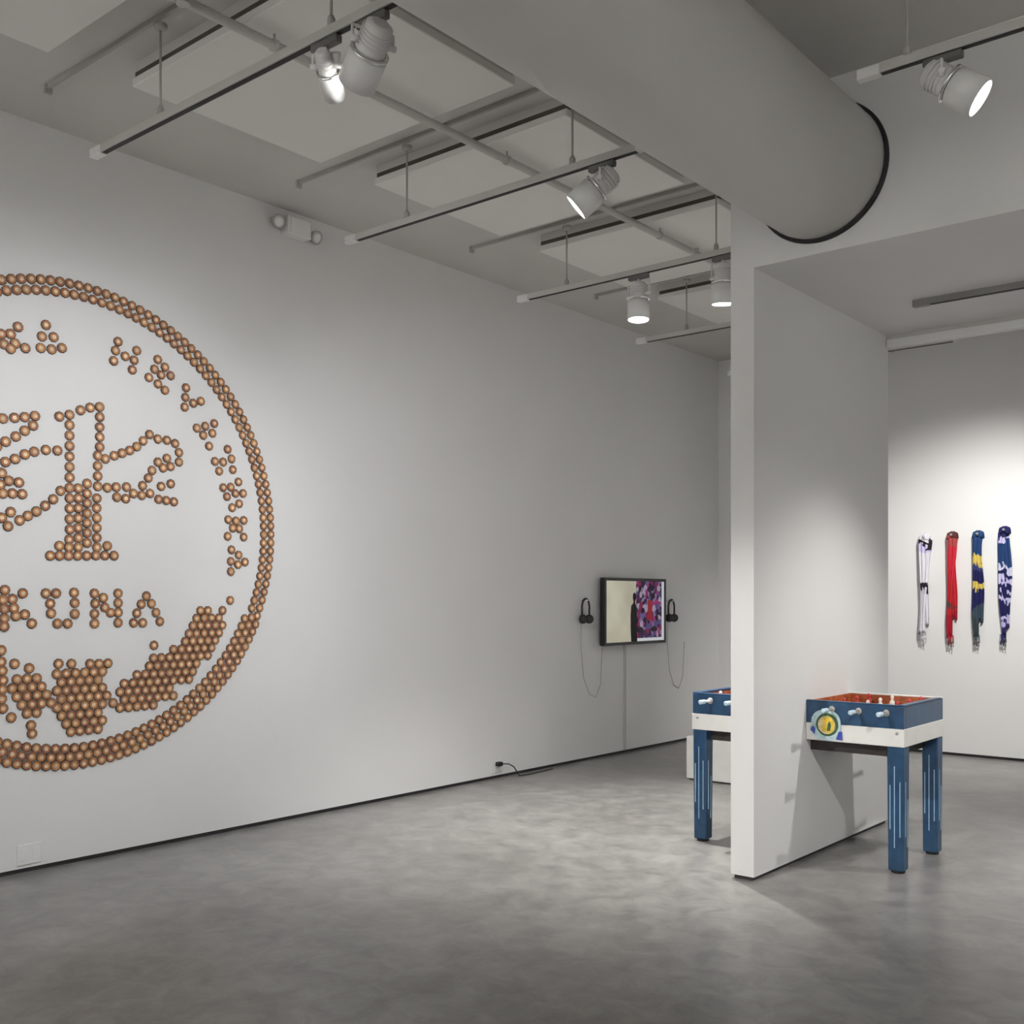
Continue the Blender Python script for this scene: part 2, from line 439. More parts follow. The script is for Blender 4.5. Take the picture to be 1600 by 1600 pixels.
# ------------------------------------------------------------------ mural: coin emblem of round discs
DISC = 0.0545
CT, CZ, CR = 3.059, 1.924, 1.380
MOTIF = [
    # K1
    (2.725,2.974), (2.685,2.928), (2.634,2.918), (2.649,2.866), (2.685,2.848), (2.709,2.881), (2.765,2.866),
    # A1
    (2.880,3.015), (2.858,2.947), (2.924,2.956), (2.851,2.882), (2.913,2.886), (2.972,2.904),
    # H
    (3.313,3.003), (3.297,2.948), (3.285,2.886), (3.358,2.925), (3.433,2.972), (3.416,2.912), (3.404,2.853),
    # R
    (3.573,2.943), (3.551,2.881), (3.621,2.905), (3.513,2.825), (3.595,2.854), (3.660,2.860), (3.573,2.796), (3.621,2.765),
    # V
    (3.767,2.802), (3.763,2.742), (3.758,2.682), (3.818,2.714), (3.873,2.734),
    # A2
    (3.845,2.563), (3.905,2.582), (3.971,2.607), (3.891,2.524), (3.957,2.544), (3.933,2.460),
    # T
    (4.072,2.455), (4.101,2.397), (3.976,2.368), (4.038,2.370), (4.111,2.328), (4.009,2.310),
    # S
    (4.155,2.253), (4.038,2.207), (4.096,2.215), (4.067,2.152), (4.131,2.177), (4.190,2.181), (4.160,2.113), (4.106,2.084),
    # K2
    (4.077,2.005), (4.135,2.000), (4.195,2.007), (4.111,1.953), (4.160,1.951), (4.072,1.898), (4.195,1.899),
    # A3
    (4.101,1.813), (4.155,1.781), (4.205,1.737), (4.096,1.738), (4.150,1.719), (4.096,1.673),
    # K3
    (2.654,1.545), (2.751,1.528), (2.644,1.493), (2.695,1.497), (2.651,1.445), (2.702,1.448), (2.713,1.406), (2.762,1.413), (2.801,1.363), (2.651,1.393), (2.651,1.349),
    # U
    (2.880,1.528), (2.938,1.529), (2.905,1.472), (2.909,1.418), (2.946,1.360), (3.005,1.359), (3.047,1.413), (3.047,1.475), (3.043,1.533),
    # N
    (3.166,1.529), (3.170,1.471), (3.166,1.412), (3.166,1.356), (3.221,1.504), (3.229,1.448), (3.265,1.418), (3.313,1.530), (3.313,1.474), (3.313,1.418), (3.313,1.358),
    # A4
    (3.496,1.515), (3.462,1.466), (3.530,1.469), (3.433,1.413), (3.560,1.415), (3.412,1.356), (3.471,1.355), (3.586,1.361),
    # tree
    (2.957,2.518), (3.081,2.570), (3.139,2.593), (3.017,2.536), (3.017,2.478), (3.017,2.419), (3.017,2.360), (3.017,2.301), (3.017,2.242), (3.017,2.183), (3.017,2.124), (3.017,2.065), (3.017,2.007), (3.017,1.948), (3.017,1.889), (3.198,2.605), (3.198,2.547), (3.198,2.489), (3.198,2.432), (3.198,2.374), (3.186,2.323), (3.186,2.264), (3.186,2.205), (3.186,2.146), (3.068,1.845), (3.068,1.901), (3.068,1.957), (3.068,2.013), (3.068,2.069), (3.068,2.125), (3.121,1.818), (3.121,1.875), (3.121,1.931), (3.121,1.987), (3.121,2.044), (3.121,2.100), (3.121,2.157), (3.180,1.850), (3.180,1.907), (3.180,1.964), (3.180,2.021), (3.180,2.077), (3.015,1.832), (2.957,1.794), (3.245,1.805), (2.905,1.738), (2.958,1.740), (3.011,1.742), (3.064,1.743), (3.119,1.745), (3.174,1.747), (3.230,1.749), (3.287,1.750), (3.013,1.789), (3.068,1.791), (3.181,1.795), (2.644,2.466), (2.706,2.478), (2.762,2.489), (2.819,2.503), (2.808,2.449), (2.762,2.415), (2.713,2.378), (2.658,2.344), (2.610,2.311), (2.946,2.327), (2.880,2.323), (2.815,2.306), (2.762,2.286), (2.709,2.256), (2.656,2.234), (2.637,2.173), (2.675,2.135), (2.730,2.130), (2.630,2.111), (2.644,2.064), (2.695,2.068), (2.748,2.068), (2.964,2.103), (2.922,2.053), (2.876,2.014), (2.826,1.979), (2.779,1.952), (2.734,1.925), (2.685,1.967), (2.637,1.933), (2.671,1.890), (3.233,2.309), (3.289,2.333), (3.338,2.353), (3.387,2.374), (3.433,2.402), (3.475,2.441), (3.517,2.484), (3.573,2.463), (3.634,2.463), (3.691,2.449), (3.718,2.397), (3.718,2.338), (3.660,2.305), (3.608,2.292), (3.634,2.353), (3.573,2.324), (3.534,2.270), (3.509,2.222), (3.471,2.173), (3.245,2.143), (3.301,2.151), (3.367,2.157), (3.305,2.092), (3.362,2.088), (3.412,2.122), (3.466,2.115), (3.521,2.131), (3.595,2.179), (3.660,2.200), (3.577,2.100), (3.630,2.096), (3.682,2.092),
    # leaf_mid
    (3.024,0.748), (3.078,0.748), (3.133,0.748), (3.187,0.748), (2.997,0.795), (3.051,0.795), (3.106,0.795), (3.160,0.795), (3.215,0.795), (2.969,0.842), (3.024,0.842), (3.078,0.842), (3.133,0.842), (3.187,0.842), (2.942,0.890), (2.997,0.890), (3.051,0.890), (3.106,0.890), (3.160,0.890), (3.215,0.890), (2.969,0.937), (3.024,0.937), (3.078,0.937), (3.133,0.937), (3.187,0.937), (3.242,0.937), (2.942,0.984), (2.997,0.984), (3.051,0.984), (3.106,0.984), (3.160,0.984), (3.215,0.984), (2.969,1.031), (3.024,1.031), (3.078,1.031), (3.133,1.031), (3.187,1.031), (2.942,1.078), (2.997,1.078), (3.051,1.078), (3.106,1.078), (3.160,1.078), (3.215,1.078), (2.953,1.135), (3.028,1.131), (3.139,1.126), (3.194,1.123), (3.249,1.124), (3.281,0.891),
    # leaf_right
    (3.325,0.858), (3.379,0.858), (3.434,0.858), (3.488,0.858), (3.543,0.858), (3.352,0.905), (3.406,0.905), (3.461,0.905), (3.515,0.905), (3.570,0.905), (3.624,0.905), (3.679,0.905), (3.325,0.952), (3.379,0.952), (3.434,0.952), (3.488,0.952), (3.543,0.952), (3.597,0.952), (3.652,0.952), (3.352,0.999), (3.406,0.999), (3.461,0.999), (3.515,0.999), (3.570,0.999), (3.624,0.999), (3.679,0.999), (3.733,0.999), (3.788,0.999), (3.434,1.046), (3.488,1.046), (3.543,1.046), (3.597,1.046), (3.652,1.046), (3.706,1.046), (3.761,1.046), (3.815,1.046), (3.515,1.094), (3.570,1.094), (3.624,1.094), (3.679,1.094), (3.733,1.094), (3.788,1.094), (3.842,1.094), (3.543,1.141), (3.597,1.141), (3.652,1.141), (3.706,1.141), (3.761,1.141), (3.815,1.141), (3.870,1.141), (3.924,1.141), (3.679,1.188), (3.733,1.188), (3.788,1.188), (3.842,1.188), (3.897,1.188), (3.951,1.188), (3.761,1.235), (3.815,1.235), (3.870,1.235), (3.924,1.235), (3.979,1.235), (3.788,1.282), (3.842,1.282), (3.897,1.282), (3.951,1.282), (4.006,1.282), (3.815,1.330), (3.870,1.330), (3.924,1.330), (3.979,1.330), (4.033,1.330), (3.842,1.377), (3.897,1.377), (3.951,1.377), (4.006,1.377), (3.870,1.424), (3.924,1.424), (4.033,1.424), (3.547,1.218), (4.091,1.488),
    # leaf_left
    (2.774,0.872), (2.828,0.872), (2.746,0.920), (2.801,0.920), (2.855,0.920), (2.910,0.920), (2.719,0.967), (2.774,0.967), (2.828,0.967), (2.883,0.967), (2.692,1.014), (2.746,1.014), (2.801,1.014), (2.855,1.014), (2.719,1.061), (2.774,1.061), (2.828,1.061), (2.786,1.118), (2.706,1.146), (2.688,0.857), (2.797,0.805), (2.802,0.759), (2.634,1.222), (2.634,1.160), (2.640,1.112), (2.644,1.060), (2.640,1.012), (2.637,0.961), (2.644,0.909),
]

ring = []
two = [CR - DISC / 2, CR - DISC * 1.56]
three = [CR + 0.012 - DISC / 2, CR + 0.012 - DISC * 1.366, CR + 0.012 - DISC * 2.232]
def arc(rad, a0, a1, phase):
    n = int((a1 - a0) * rad / (DISC * 1.01))
    return [(CT + rad * math.cos(a0 + (a1 - a0) * (i + phase) / n), CZ + rad * math.sin(a0 + (a1 - a0) * (i + phase) / n)) for i in range(n)]
for i, rad in enumerate(two): ring += arc(rad, math.radians(-24), math.radians(204), 0.5 * i + 0.25)
for i, rad in enumerate(three): ring += arc(rad, math.radians(204), math.radians(336), 0.5 * (i % 2) + 0.25)

def disc_geo(bm, c, r, h, seg=8, rot=0.0):
    prof = [(1.0, 0.0), (0.98, 0.8), (0.80, 1.0), (0.42, 0.9)]
    rings_ = []
    for pr, ph in prof:
        rings_.append([bm.verts.new((c[0] + h * ph, c[1] + r * pr * math.cos(rot + 2 * math.pi * i / seg), c[2] + r * pr * math.sin(rot + 2 * math.pi * i / seg))) for i in range(seg)])
    for k in range(3):
        for i in range(seg):
            f = bm.faces.new((rings_[k][i], rings_[k][(i + 1) % seg], rings_[k + 1][(i + 1) % seg], rings_[k + 1][i]))
            f.material_index = (0, 0, 1)[k]; f.smooth = k == 0
    f = bm.faces.new(rings_[3]); f.material_index = 2

mural = thing('disc_mural', (WX, CT, CZ - CR), 'large coin emblem with tree and letters made of small brown discs on the left wall', 'wall mural')
bm = bmesh.new(); disc_geo(bm, (0, 0, 0), DISC * 0.54, 0.009, 9)
proto = obj('disc', bm, ['rim', 'ring', 'core'], mural)
for v in proto.data.vertices: v.co += Vector(mural.location)
proto.data.update()
alld = MOTIF + ring
def depth(p): return math.hypot(WX, p[0]) ** 2 + (p[1] - CAM_H) ** 2
visible = [p for p in alld if p[0] > 2.60]
visible.sort(key=depth)
single = visible[:300]; sset = set(single)
first = True
for (ty, tz) in single:
    o = proto if first else proto.copy()
    if not first: COL.objects.link(o)
    first = False
    o.parent = mural
    o.location = (random.uniform(0.0004, 0.0022), ty - CT, tz - (CZ - CR))
    o.rotation_euler = (random.uniform(0, 6.28), 0, 0)
bm = bmesh.new()
for p in alld:
    if p not in sset: disc_geo(bm, (WX + random.uniform(0.0004, 0.0022), p[0], p[1]), DISC * 0.54, 0.009, 8, random.uniform(0, 6.28))
obj('more_discs', bm, ['rim', 'ring', 'core'], mural, kind='stuff')

# ------------------------------------------------------------------ wall fittings
t = thing('wall_plate', (WX, 2.788, 0.045), 'white blank wall plate low on the left wall under the mural', 'wall plate')
obj('plate', B(WX, 2.722, 0.046, WX + 0.008, 2.855, 0.158, bev=0.003), 'plastic_w', t)
for y in (2.755, 2.822):
    obj('cover', B(WX + 0.008, y - 0.022, 0.07, WX + 0.011, y + 0.022, 0.135, bev=0.001), 'plastic_w', t)

t = thing('wall_outlet', (WX, 6.72, 0.06), 'white wall outlet near the floor with a black plug in it', 'outlet')
obj('plate', B(WX, 6.66, 0.05, WX + 0.007, 6.78, 0.155, bev=0.002), 'plastic_w', t)
for z in (0.08, 0.125):
    obj('socket', B(WX + 0.007, 6.695, z - 0.017, WX + 0.010, 6.745, z + 0.017, bev=0.001), 'plastic_w', t)
t = thing('power_plug', (WX, 6.72, 0.10), 'black plug with a short lead drooping to the floor from the low outlet', 'plug')
obj('plug_body', B(WX + 0.010, 6.695, 0.108, WX + 0.055, 6.750, 0.142, bev=0.006), 'black', t)
bm = bmesh.new()
tube(bm, [(WX + 0.05, 6.745, 0.125), (WX + 0.07, 6.80, 0.12), (WX + 0.075, 6.86, 0.09), (WX + 0.08, 6.895, 0.045), (WX + 0.085, 6.92, 0.008), (WX + 0.09, 7.05, 0.006), (WX + 0.07, 7.4, 0.006)], 0.005, 8)
obj('lead', bm, 'headphone', t)

t = thing('emergency_light', (WX, 4.61, 3.93), 'white emergency light box with two lamp heads high on the left wall', 'emergency light')
obj('case', B(WX, 4.50, 3.94, WX + 0.08, 4.70, 4.065, bev=0.008), 'plastic_w', t)
obj('cover_seam', B(WX + 0.08, 4.52, 3.955, WX + 0.084, 4.68, 4.05, bev=0.003), 'plastic_w', t)
for y, z, dy in ((4.435, 4.01, -1), (4.745, 3.985, 1)):
    bm = bmesh.new()
    cyl(bm, (WX + 0.04, 4.50 if dy < 0 else 4.70, z + 0.02), (WX + 0.045, y, z + 0.015), 0.012, 8)
    lathe(bm, (WX + 0.015, y, z + 0.01), (0.85, 0.1 * dy, -0.35), [(0, 0.028), (0.05, 0.048), (0.062, 0.048)], 18)
    h = obj('lamp_head', bm, 'plastic_g', t)
    bm = bmesh.new()
    lathe(bm, (WX + 0.015, y, z + 0.01), (0.85, 0.1 * dy, -0.35), [(0.0622, 0.040), (0.066, 0.02)], 18)
    obj('lamp_glass', bm, 'plastic_w', h)

# ------------------------------------------------------------------ screen with headphones
def screen_mat(name, nodes_fn):
    m = bpy.data.materials.new(name); m.use_nodes = True
    nodes_fn(m.node_tree); return m
def scr_cream(nt):
    b = nt.nodes['Principled BSDF']; g = nt.nodes.new('ShaderNodeNewGeometry')
    n = nt.nodes.new('ShaderNodeTexNoise'); n.inputs['Scale'].default_value = 2.2
    nt.links.new(g.outputs['Position'], n.inputs['Vector'])
    r = nt.nodes.new('ShaderNodeValToRGB')
    r.color_ramp.elements[0].color = (0.46, 0.42, 0.33, 1); r.color_ramp.elements[1].color = (0.60, 0.58, 0.44, 1)
    r.color_ramp.elements[0].position = 0.35; r.color_ramp.elements[1].position = 0.65
    nt.links.new(n.outputs['Fac'], r.inputs['Fac'])
    b.inputs['Base Color'].default_value = (0.01, 0.01, 0.01, 1); b.inputs['Specular IOR Level'].default_value = 0.12; b.inputs['Roughness'].default_value = 0.3
    nt.links.new(r.outputs['Color'], b.inputs['Emission Color']); b.inputs['Emission Strength'].default_value = 0.52
def scr_collage(nt):
    b = nt.nodes['Principled BSDF']; g = nt.nodes.new('ShaderNodeNewGeometry')
    v = nt.nodes.new('ShaderNodeTexVoronoi'); v.inputs['Scale'].default_value = 21
    nt.links.new(g.outputs['Position'], v.inputs['Vector'])
    r = nt.nodes.new('ShaderNodeValToRGB'); cr = r.color_ramp; cr.interpolation = 'CONSTANT'
    cols = [(0.02, 0.006, 0.02), (0.06, 0.02, 0.08), (0.32, 0.03, 0.16), (0.03, 0.012, 0.05), (0.14, 0.11, 0.28), (0.26, 0.17, 0.32), (0.22, 0.02, 0.08), (0.09, 0.08, 0.2), (0.40, 0.34, 0.45)]
    cr.elements[0].color = (*cols[0], 1); cr.elements[1].position = 0.14; cr.elements[1].color = (*cols[1], 1)
    for i, c in enumerate(cols[2:]):
        e = cr.elements.new(0.26 + 0.10 * i); e.color = (*c, 1)
    sep = nt.nodes.new('ShaderNodeSeparateColor')
    nt.links.new(v.outputs['Color'], sep.inputs['Color']); nt.links.new(sep.outputs['Red'], r.inputs['Fac'])
    b.inputs['Base Color'].default_value = (0.01, 0.01, 0.01, 1); b.inputs['Specular IOR Level'].default_value = 0.12; b.inputs['Roughness'].default_value = 0.3
    nt.links.new(r.outputs['Color'], b.inputs['Emission Color']); b.inputs['Emission Strength'].default_value = 0.45
def scr_flat(c, s=0.55):
    def fn(nt):
        b = nt.nodes['Principled BSDF']; b.inputs['Base Color'].default_value = (0.01, 0.01, 0.01, 1); b.inputs['Specular IOR Level'].default_value = 0.12
        b.inputs['Emission Color'].default_value = (*c, 1); b.inputs['Emission Strength'].default_value = s
    return fn
M['scr_cream'] = screen_mat('screen_cream_picture', scr_cream)
M['scr_collage'] = screen_mat('screen_purple_collage_picture', scr_collage)
M['scr_white'] = screen_mat('screen_white_picture', scr_flat((0.62, 0.63, 0.66)))
M['scr_dark'] = screen_mat('screen_dark_picture', scr_flat((0.008, 0.006, 0.008)))
M['scr_red'] = screen_mat('screen_red_picture', scr_flat((0.28, 0.02, 0.03)))

TY0, TY1, TZ0, TZ1, TXF = 8.165, 9.245, 1.055, 1.695, WX + 0.085
t = thing('wall_screen', (WX, 8.7, TZ0), 'black framed flat screen on the left wall showing a figure beside a purple collage', 'television')
obj('wall_bracket', B(WX, 8.5, 1.25, WX + 0.035, 8.95, 1.5), 'black', t)
obj('casing', B(WX + 0.035, TY0, TZ0, TXF, TY1, TZ1, bev=0.006), 'tv', t)
bm = bmesh.new()
w = 0.028
for a in ((TY0, TZ0, TY1, TZ0 + w), (TY0, TZ1 - w, TY1, TZ1), (TY0, TZ0 + w, TY0 + w, TZ1 - w), (TY1 - w, TZ0 + w, TY1, TZ1 - w)):
    box(bm, TXF, a[0], a[1], TXF + 0.010, a[2], a[3])
obj('bezel', bm, 'tv', t)
SX = TXF + 0.001
ya, yb, za, zb = TY0 + w, TY1 - w, TZ0 + w, TZ1 - w
split = ya + (yb - ya) * 0.50
scr = obj('display', B(SX, ya, za, SX + 0.002, split, zb), 'scr_cream', t)
obj('picture_field', B(SX, split, za + 0.03, SX + 0.002, yb - 0.045, zb), 'scr_collage', scr)
obj('picture_field', B(SX, split, za, SX + 0.002, yb, za + 0.03), 'scr_white', scr)
obj('picture_field', B(SX, yb - 0.045, za + 0.03, SX + 0.002, yb, zb), 'scr_white', scr)
obj('picture_field', B(SX + 0.002, split + 0.21, za + 0.20, SX + 0.003, split + 0.29, za + 0.40), 'scr_red', scr)
fy, fz = split - 0.035, za
fig = [(-0.05, 0), (0.055, 0), (0.05, 0.10), (0.052, 0.22), (0.045, 0.33), (0.02, 0.37), (0.018, 0.39), (0.038, 0.42), (0.036, 0.455), (0.01, 0.475),
       (-0.018, 0.46), (-0.022, 0.42), (-0.008, 0.385), (-0.015, 0.37), (-0.05, 0.345), (-0.062, 0.25), (-0.06, 0.12)]
bm = bmesh.new(); plate(bm, [(SX + 0.002, fy + a, fz + b) for a, b in fig], (0.001, 0, 0))
obj('figure_silhouette', bm, 'scr_dark', scr, label='dark standing figure in the picture')

def headphones(y, z, label):
    t = thing('headphones', (WX, y, z - 0.12), label, 'headphones', 'headphones beside the wall screen')
    bm = bmesh.new()
    cyl(bm, (WX, y, z + 0.104), (WX + 0.07, y, z + 0.108), 0.006, 8)
    obj('hook', bm, 'chrome', t)
    bm = bmesh.new()
    pts = []
    for i in range(15):
        an = math.pi * (1.0 - i / 14) 
        pts.append((WX + 0.045, y + 0.058 * math.cos(an), z + 0.035 + 0.088 * math.sin(an)))
    pts = [(WX + 0.045, y - 0.056, z - 0.045)] + pts + [(WX + 0.045, y + 0.056, z - 0.045)]
    tube(bm, pts, 0.0095, 8)
    obj('headband', bm, 'headphone', t)
    for s in (-1, 1):
        bm = bmesh.new()
        lathe(bm, (WX + 0.045, y + s * 0.058, z - 0.065), (0.5, -s, 0), [(-0.016, 0.026), (-0.01, 0.040), (0.014, 0.043), (0.024, 0.042), (0.036, 0.028)], 18)
        obj('ear_cup', bm, 'headphone', t)
    bm = bmesh.new()
    tube(bm, [(WX + 0.04, y - 0.06, z - 0.11), (WX + 0.03, y - 0.055, z - 0.3), (WX + 0.02, y + 0.0, z - 0.60), (WX + 0.015, y + 0.10, z - 0.76), (WX + 0.015, y + 0.2, z - 0.80), (WX + 0.015, y + 0.28, z - 0.68), (WX + 0.02, y + 0.30, z - 0.32)], 0.0035, 6)
    obj('cord', bm, 'cable', t)
headphones(7.93, 1.375, 'dark headphones on a hook left of the wall screen')
headphones(9.43, 1.365, 'dark headphones on a hook right of the wall screen')
t = thing('cable_raceway', (WX, 8.63, 0.03), 'thin grey cable cover running from the wall screen down to the floor', 'cable cover')
obj('cover', B(WX, 8.615, 0.03, WX + 0.014, 8.648, TZ0 + 0.03, bev=0.003), 'raceway', t)

# low white plinth behind the table
t = thing('low_plinth', (-3.9, 8.1, 0), 'low white plinth on the floor behind the left half of the football table', 'plinth')
obj('body', B(-4.52, 7.70, 0.012, -3.2, 8.4, 0.36, bev=0.004), 'white_w', t)
obj('foot', B(-4.50, 7.72, 0, -3.22, 8.38, 0.012), 'reveal', t)

# ------------------------------------------------------------------ football table cut by the partition
AX, BX = -3.352, -2.050       # ends of the table
AY, BYT = 5.790, 6.440        # front, back
ZB, ZM, ZT = 0.690, 0.788, 0.912
tab = thing('football_table', ((AX + BX) / 2, (AY + BYT) / 2, 0), 'blue and white table football table passing through the white partition', 'football table')
halves = ((AX, PX0 - 0.002, -1), (PX1 + 0.002, BX, 1))
TH = 0.028
for x0, x1, sd in halves:
    e = x0 if sd < 0 else x1
    ex0, ex1 = (e, e + TH) if sd < 0 else (e - TH, e)
    lo, hi = (x0 + TH, x1) if sd < 0 else (x0, x1 - TH)
    for nm, z0, z1, m, pr in (('upper_panel', ZM, ZT, 'blue', 0.0), ('lower_panel', ZB, ZM, 'white_w', 0.004)):
        q0 = x0 - pr if sd < 0 else x0; q1 = x1 + pr if sd > 0 else x1
        obj(nm, B(q0, AY - pr, z0, q1, AY + TH, z1, bev=0.002), m, tab)
        obj(nm, B(q0, BYT - TH, z0, q1, BYT + pr, z1, bev=0.002), m, tab)
        obj(nm, B((ex0 - pr) if sd < 0 else ex0, AY + TH, z0, ex1 if sd < 0 else ex1 + pr, BYT - TH, z1, bev=0.002), m, tab)
    # top rim: pale edging on the back and the end
    obj('rim', B(x0, BYT - TH - 0.012, ZT, x1, BYT + 0.003, ZT + 0.008, bev=0.002), 'white_w', tab)
    obj('rim', B(ex0 - 0.004, AY + 0.004, ZT, ex1 + 0.004, BYT - TH - 0.012, ZT + 0.008, bev=0.002), 'blue', tab)
    obj('rim', B(lo, AY, ZT, hi, AY + TH + 0.004, ZT + 0.006, bev=0.002), 'blue', tab)
    # inside of the box
    obj('inner_lining', B(lo, BYT - TH - 0.01, 0.80, hi, BYT - TH, ZT, bev=0.001), 'orange', tab)
    obj('inner_lining', B(lo, AY + TH, 0.80, hi, AY + TH + 0.01, ZT, bev=0.001), 'orange', tab)
    obj('inner_lining', B(ex1 if sd < 0 else ex0 - 0.01, AY + TH + 0.01, 0.80, ex1 + 0.01 if sd < 0 else ex0, BYT - TH - 0.01, ZT - 0.01), 'orange', tab)
    px = x1 if sd < 0 else x0
    obj('inner_lining', B(px - 0.012 if sd < 0 else px, AY + TH + 0.01, 0.80, px if sd < 0 else px + 0.012, BYT - TH - 0.01, ZT), 'orange', tab)
    obj('pitch', B(lo, AY + TH, 0.79, hi, BYT - TH, 0.80), 'pitch', tab)
    obj('underframe', B(lo + (0.05 if sd < 0 else 0), AY + 0.06, 0.625, hi - (0.05 if sd > 0 else 0), BYT - 0.06, ZB + 0.01), 'dark_w', tab)
    # corner legs
    for yy in (AY, BYT - 0.092):
        lx0, lx1 = (e, e + 0.092) if sd < 0 else (e - 0.092, e)
        bm = bmesh.new()
        box(bm, lx0, yy, 0.012, lx1, yy + 0.092, ZB, bev=0.006)
        for v in bm.verts:          # slight taper towards the foot
            k = 1 - v.co.z / ZB
            v.co.x += ((lx0 + lx1) / 2 - v.co.x) * 0.10 * k
            v.co.y += (yy + 0.046 - v.co.y) * 0.10 * k
        leg = obj('leg', bm, 'blue', tab)
        bm = bmesh.new(); lathe(bm, ((lx0 + lx1) / 2, yy + 0.046, 0), (0, 0, 1), [(0, 0.036), (0.012, 0.038)], 16)
        obj('foot', bm, 'black', leg)
        for dx, za_, zb_ in ((0.016, 0.24, 0.48), (0.040, 0.14, 0.585), (0.070, 0.20, 0.50)):
            obj('pinstripe', B(lx0 + dx, yy - 0.0015, za_, lx0 + dx + 0.004, yy + 0.004, zb_), 'stripe', leg)
        for dy, za_, zb_ in ((0.03, 0.2, 0.5), (0.06, 0.14, 0.4)):
            obj('pinstripe', B(lx1 - 0.005, yy + dy, za_, lx1 + 0.001, yy + dy + 0.0035, zb_), 'stripe', leg)
    # screws on the white band
    for xs in (x0 + 0.035, x1 - 0.035):
        bm = bmesh.new(); lathe(bm, (xs, AY - 0.004, 0.765), (0, -1, 0), [(-0.002, 0.009), (0.004, 0.008), (0.005, 0.004)], 12)
        obj('bolt', bm, 'plastic_g', tab)

def player(bm, x, y, z):
    lathe(bm, (x, y, z - 0.062), (0, 0, 1), [(0, 0.012), (0.012, 0.014), (0.03, 0.009), (0.05, 0.014), (0.078, 0.016), (0.086, 0.007), (0.092, 0.009), (0.105, 0.011), (0.114, 0.005)], 10)
for i, x in enumerate((-3.230, -3.075, -2.920, -2.453, -2.298, -2.143)):
    z = 0.872
    near = i % 2 == 0 or x > -2.6
    out = 0.075 if near else 0.045
    bm = bmesh.new(); cyl(bm, (x, AY - out, z), (x, BYT + 0.14, z), 0.0075, 10)
    rod = obj('rod', bm, 'chrome', tab)
    bm = bmesh.new()
    lathe(bm, (x, AY - out + 0.01, z), (0, -1, 0), [(0, 0.009), (0.005, 0.013), (0.022, 0.0145), (0.04, 0.012), (0.055, 0.0145), (0.062, 0.009)], 14)
    obj('handle', bm, 'knob', rod, label='pale blue handle grip')
    bm = bmesh.new(); lathe(bm, (x, AY - 0.0005, z), (0, -1, 0), [(0, 0.020), (0.007, 0.018), (0.009, 0.009)], 14)
    obj('bushing', bm, 'plastic_g', rod)
    for k in range(3):
        bm = bmesh.new(); player(bm, x, AY + 0.13 + 0.19 * k + 0.04 * (i % 2), z)
        obj('player', bm, 'red' if i % 2 else 'player_w', rod)

# crest on the front next to the partition
cx, cz, cy = -2.487, 0.780, AY - 0.005
bm = bmesh.new()
pts = []
for i in range(28):
    an = 2 * math.pi * i / 28
    r = 0.086 * (1 + 0.10 * abs(math.sin(2 * an)) )
    pts.append((cx + r * math.cos(an), cy, cz + r * 0.98 * math.sin(an)))
plate(bm, pts, (0, -0.004, 0))
cr = obj('crest', bm, 'crest', tab, label='round painted crest with a yellow figure')
bm = bmesh.new(); lathe(bm, (cx + 0.008, cy - 0.004, cz + 0.004), (0, -1, 0), [(0, 0.066), (0.002, 0.065)], 28)
obj('crest_ring', bm, 'green', cr)
bm = bmesh.new(); lathe(bm, (cx + 0.006, cy - 0.006, cz + 0.002), (0, -1, 0), [(0, 0.052), (0.002, 0.051)], 28)
obj('crest_field', bm, 'crest_c', cr)
bm = bmesh.new()
shape = [(-0.035, -0.02), (-0.02, -0.04), (0.005, -0.047), (0.03, -0.04), (0.043, -0.015), (0.045, 0.015), (0.03, 0.035), (0.012, 0.046), (-0.006, 0.048), (-0.016, 0.036), (-0.030, 0.03), (-0.026, 0.012), (-0.012, 0.004), (-0.022, -0.006)]
plate(bm, [(cx + 0.008 + a, cy - 0.008, cz + 0.004 + b) for a, b in shape], (0, -0.002, 0))
obj('crest_figure', bm, 'yellow', cr, label='yellow figure')
bm = bmesh.new()
plate(bm, [(cx + 0.008 + a, cy - 0.010, cz + b) for a, b in ((0.0, -0.03), (0.02, -0.03), (0.026, 0.0), (0.018, 0.026), (0.008, 0.01))], (0, -0.0015, 0))
obj('crest_figure', bm, 'green', cr)
bm = bmesh.new()
plate(bm, [(cx + a, cy - 0.004, cz + b) for a, b in ((0.06, -0.075), (0.098, -0.078), (0.096, -0.03), (0.078, -0.03))], (0, -0.003, 0))
obj('crest_mark', bm, 'crest_b', cr)
bm = bmesh.new()
plate(bm, [(cx + a, cy - 0.004, cz + b) for a, b in ((-0.092, -0.03), (-0.066, -0.055), (-0.062, -0.02), (-0.075, -0.008))], (0, -0.003, 0))
obj('crest_mark', bm, 'crest_b', cr)

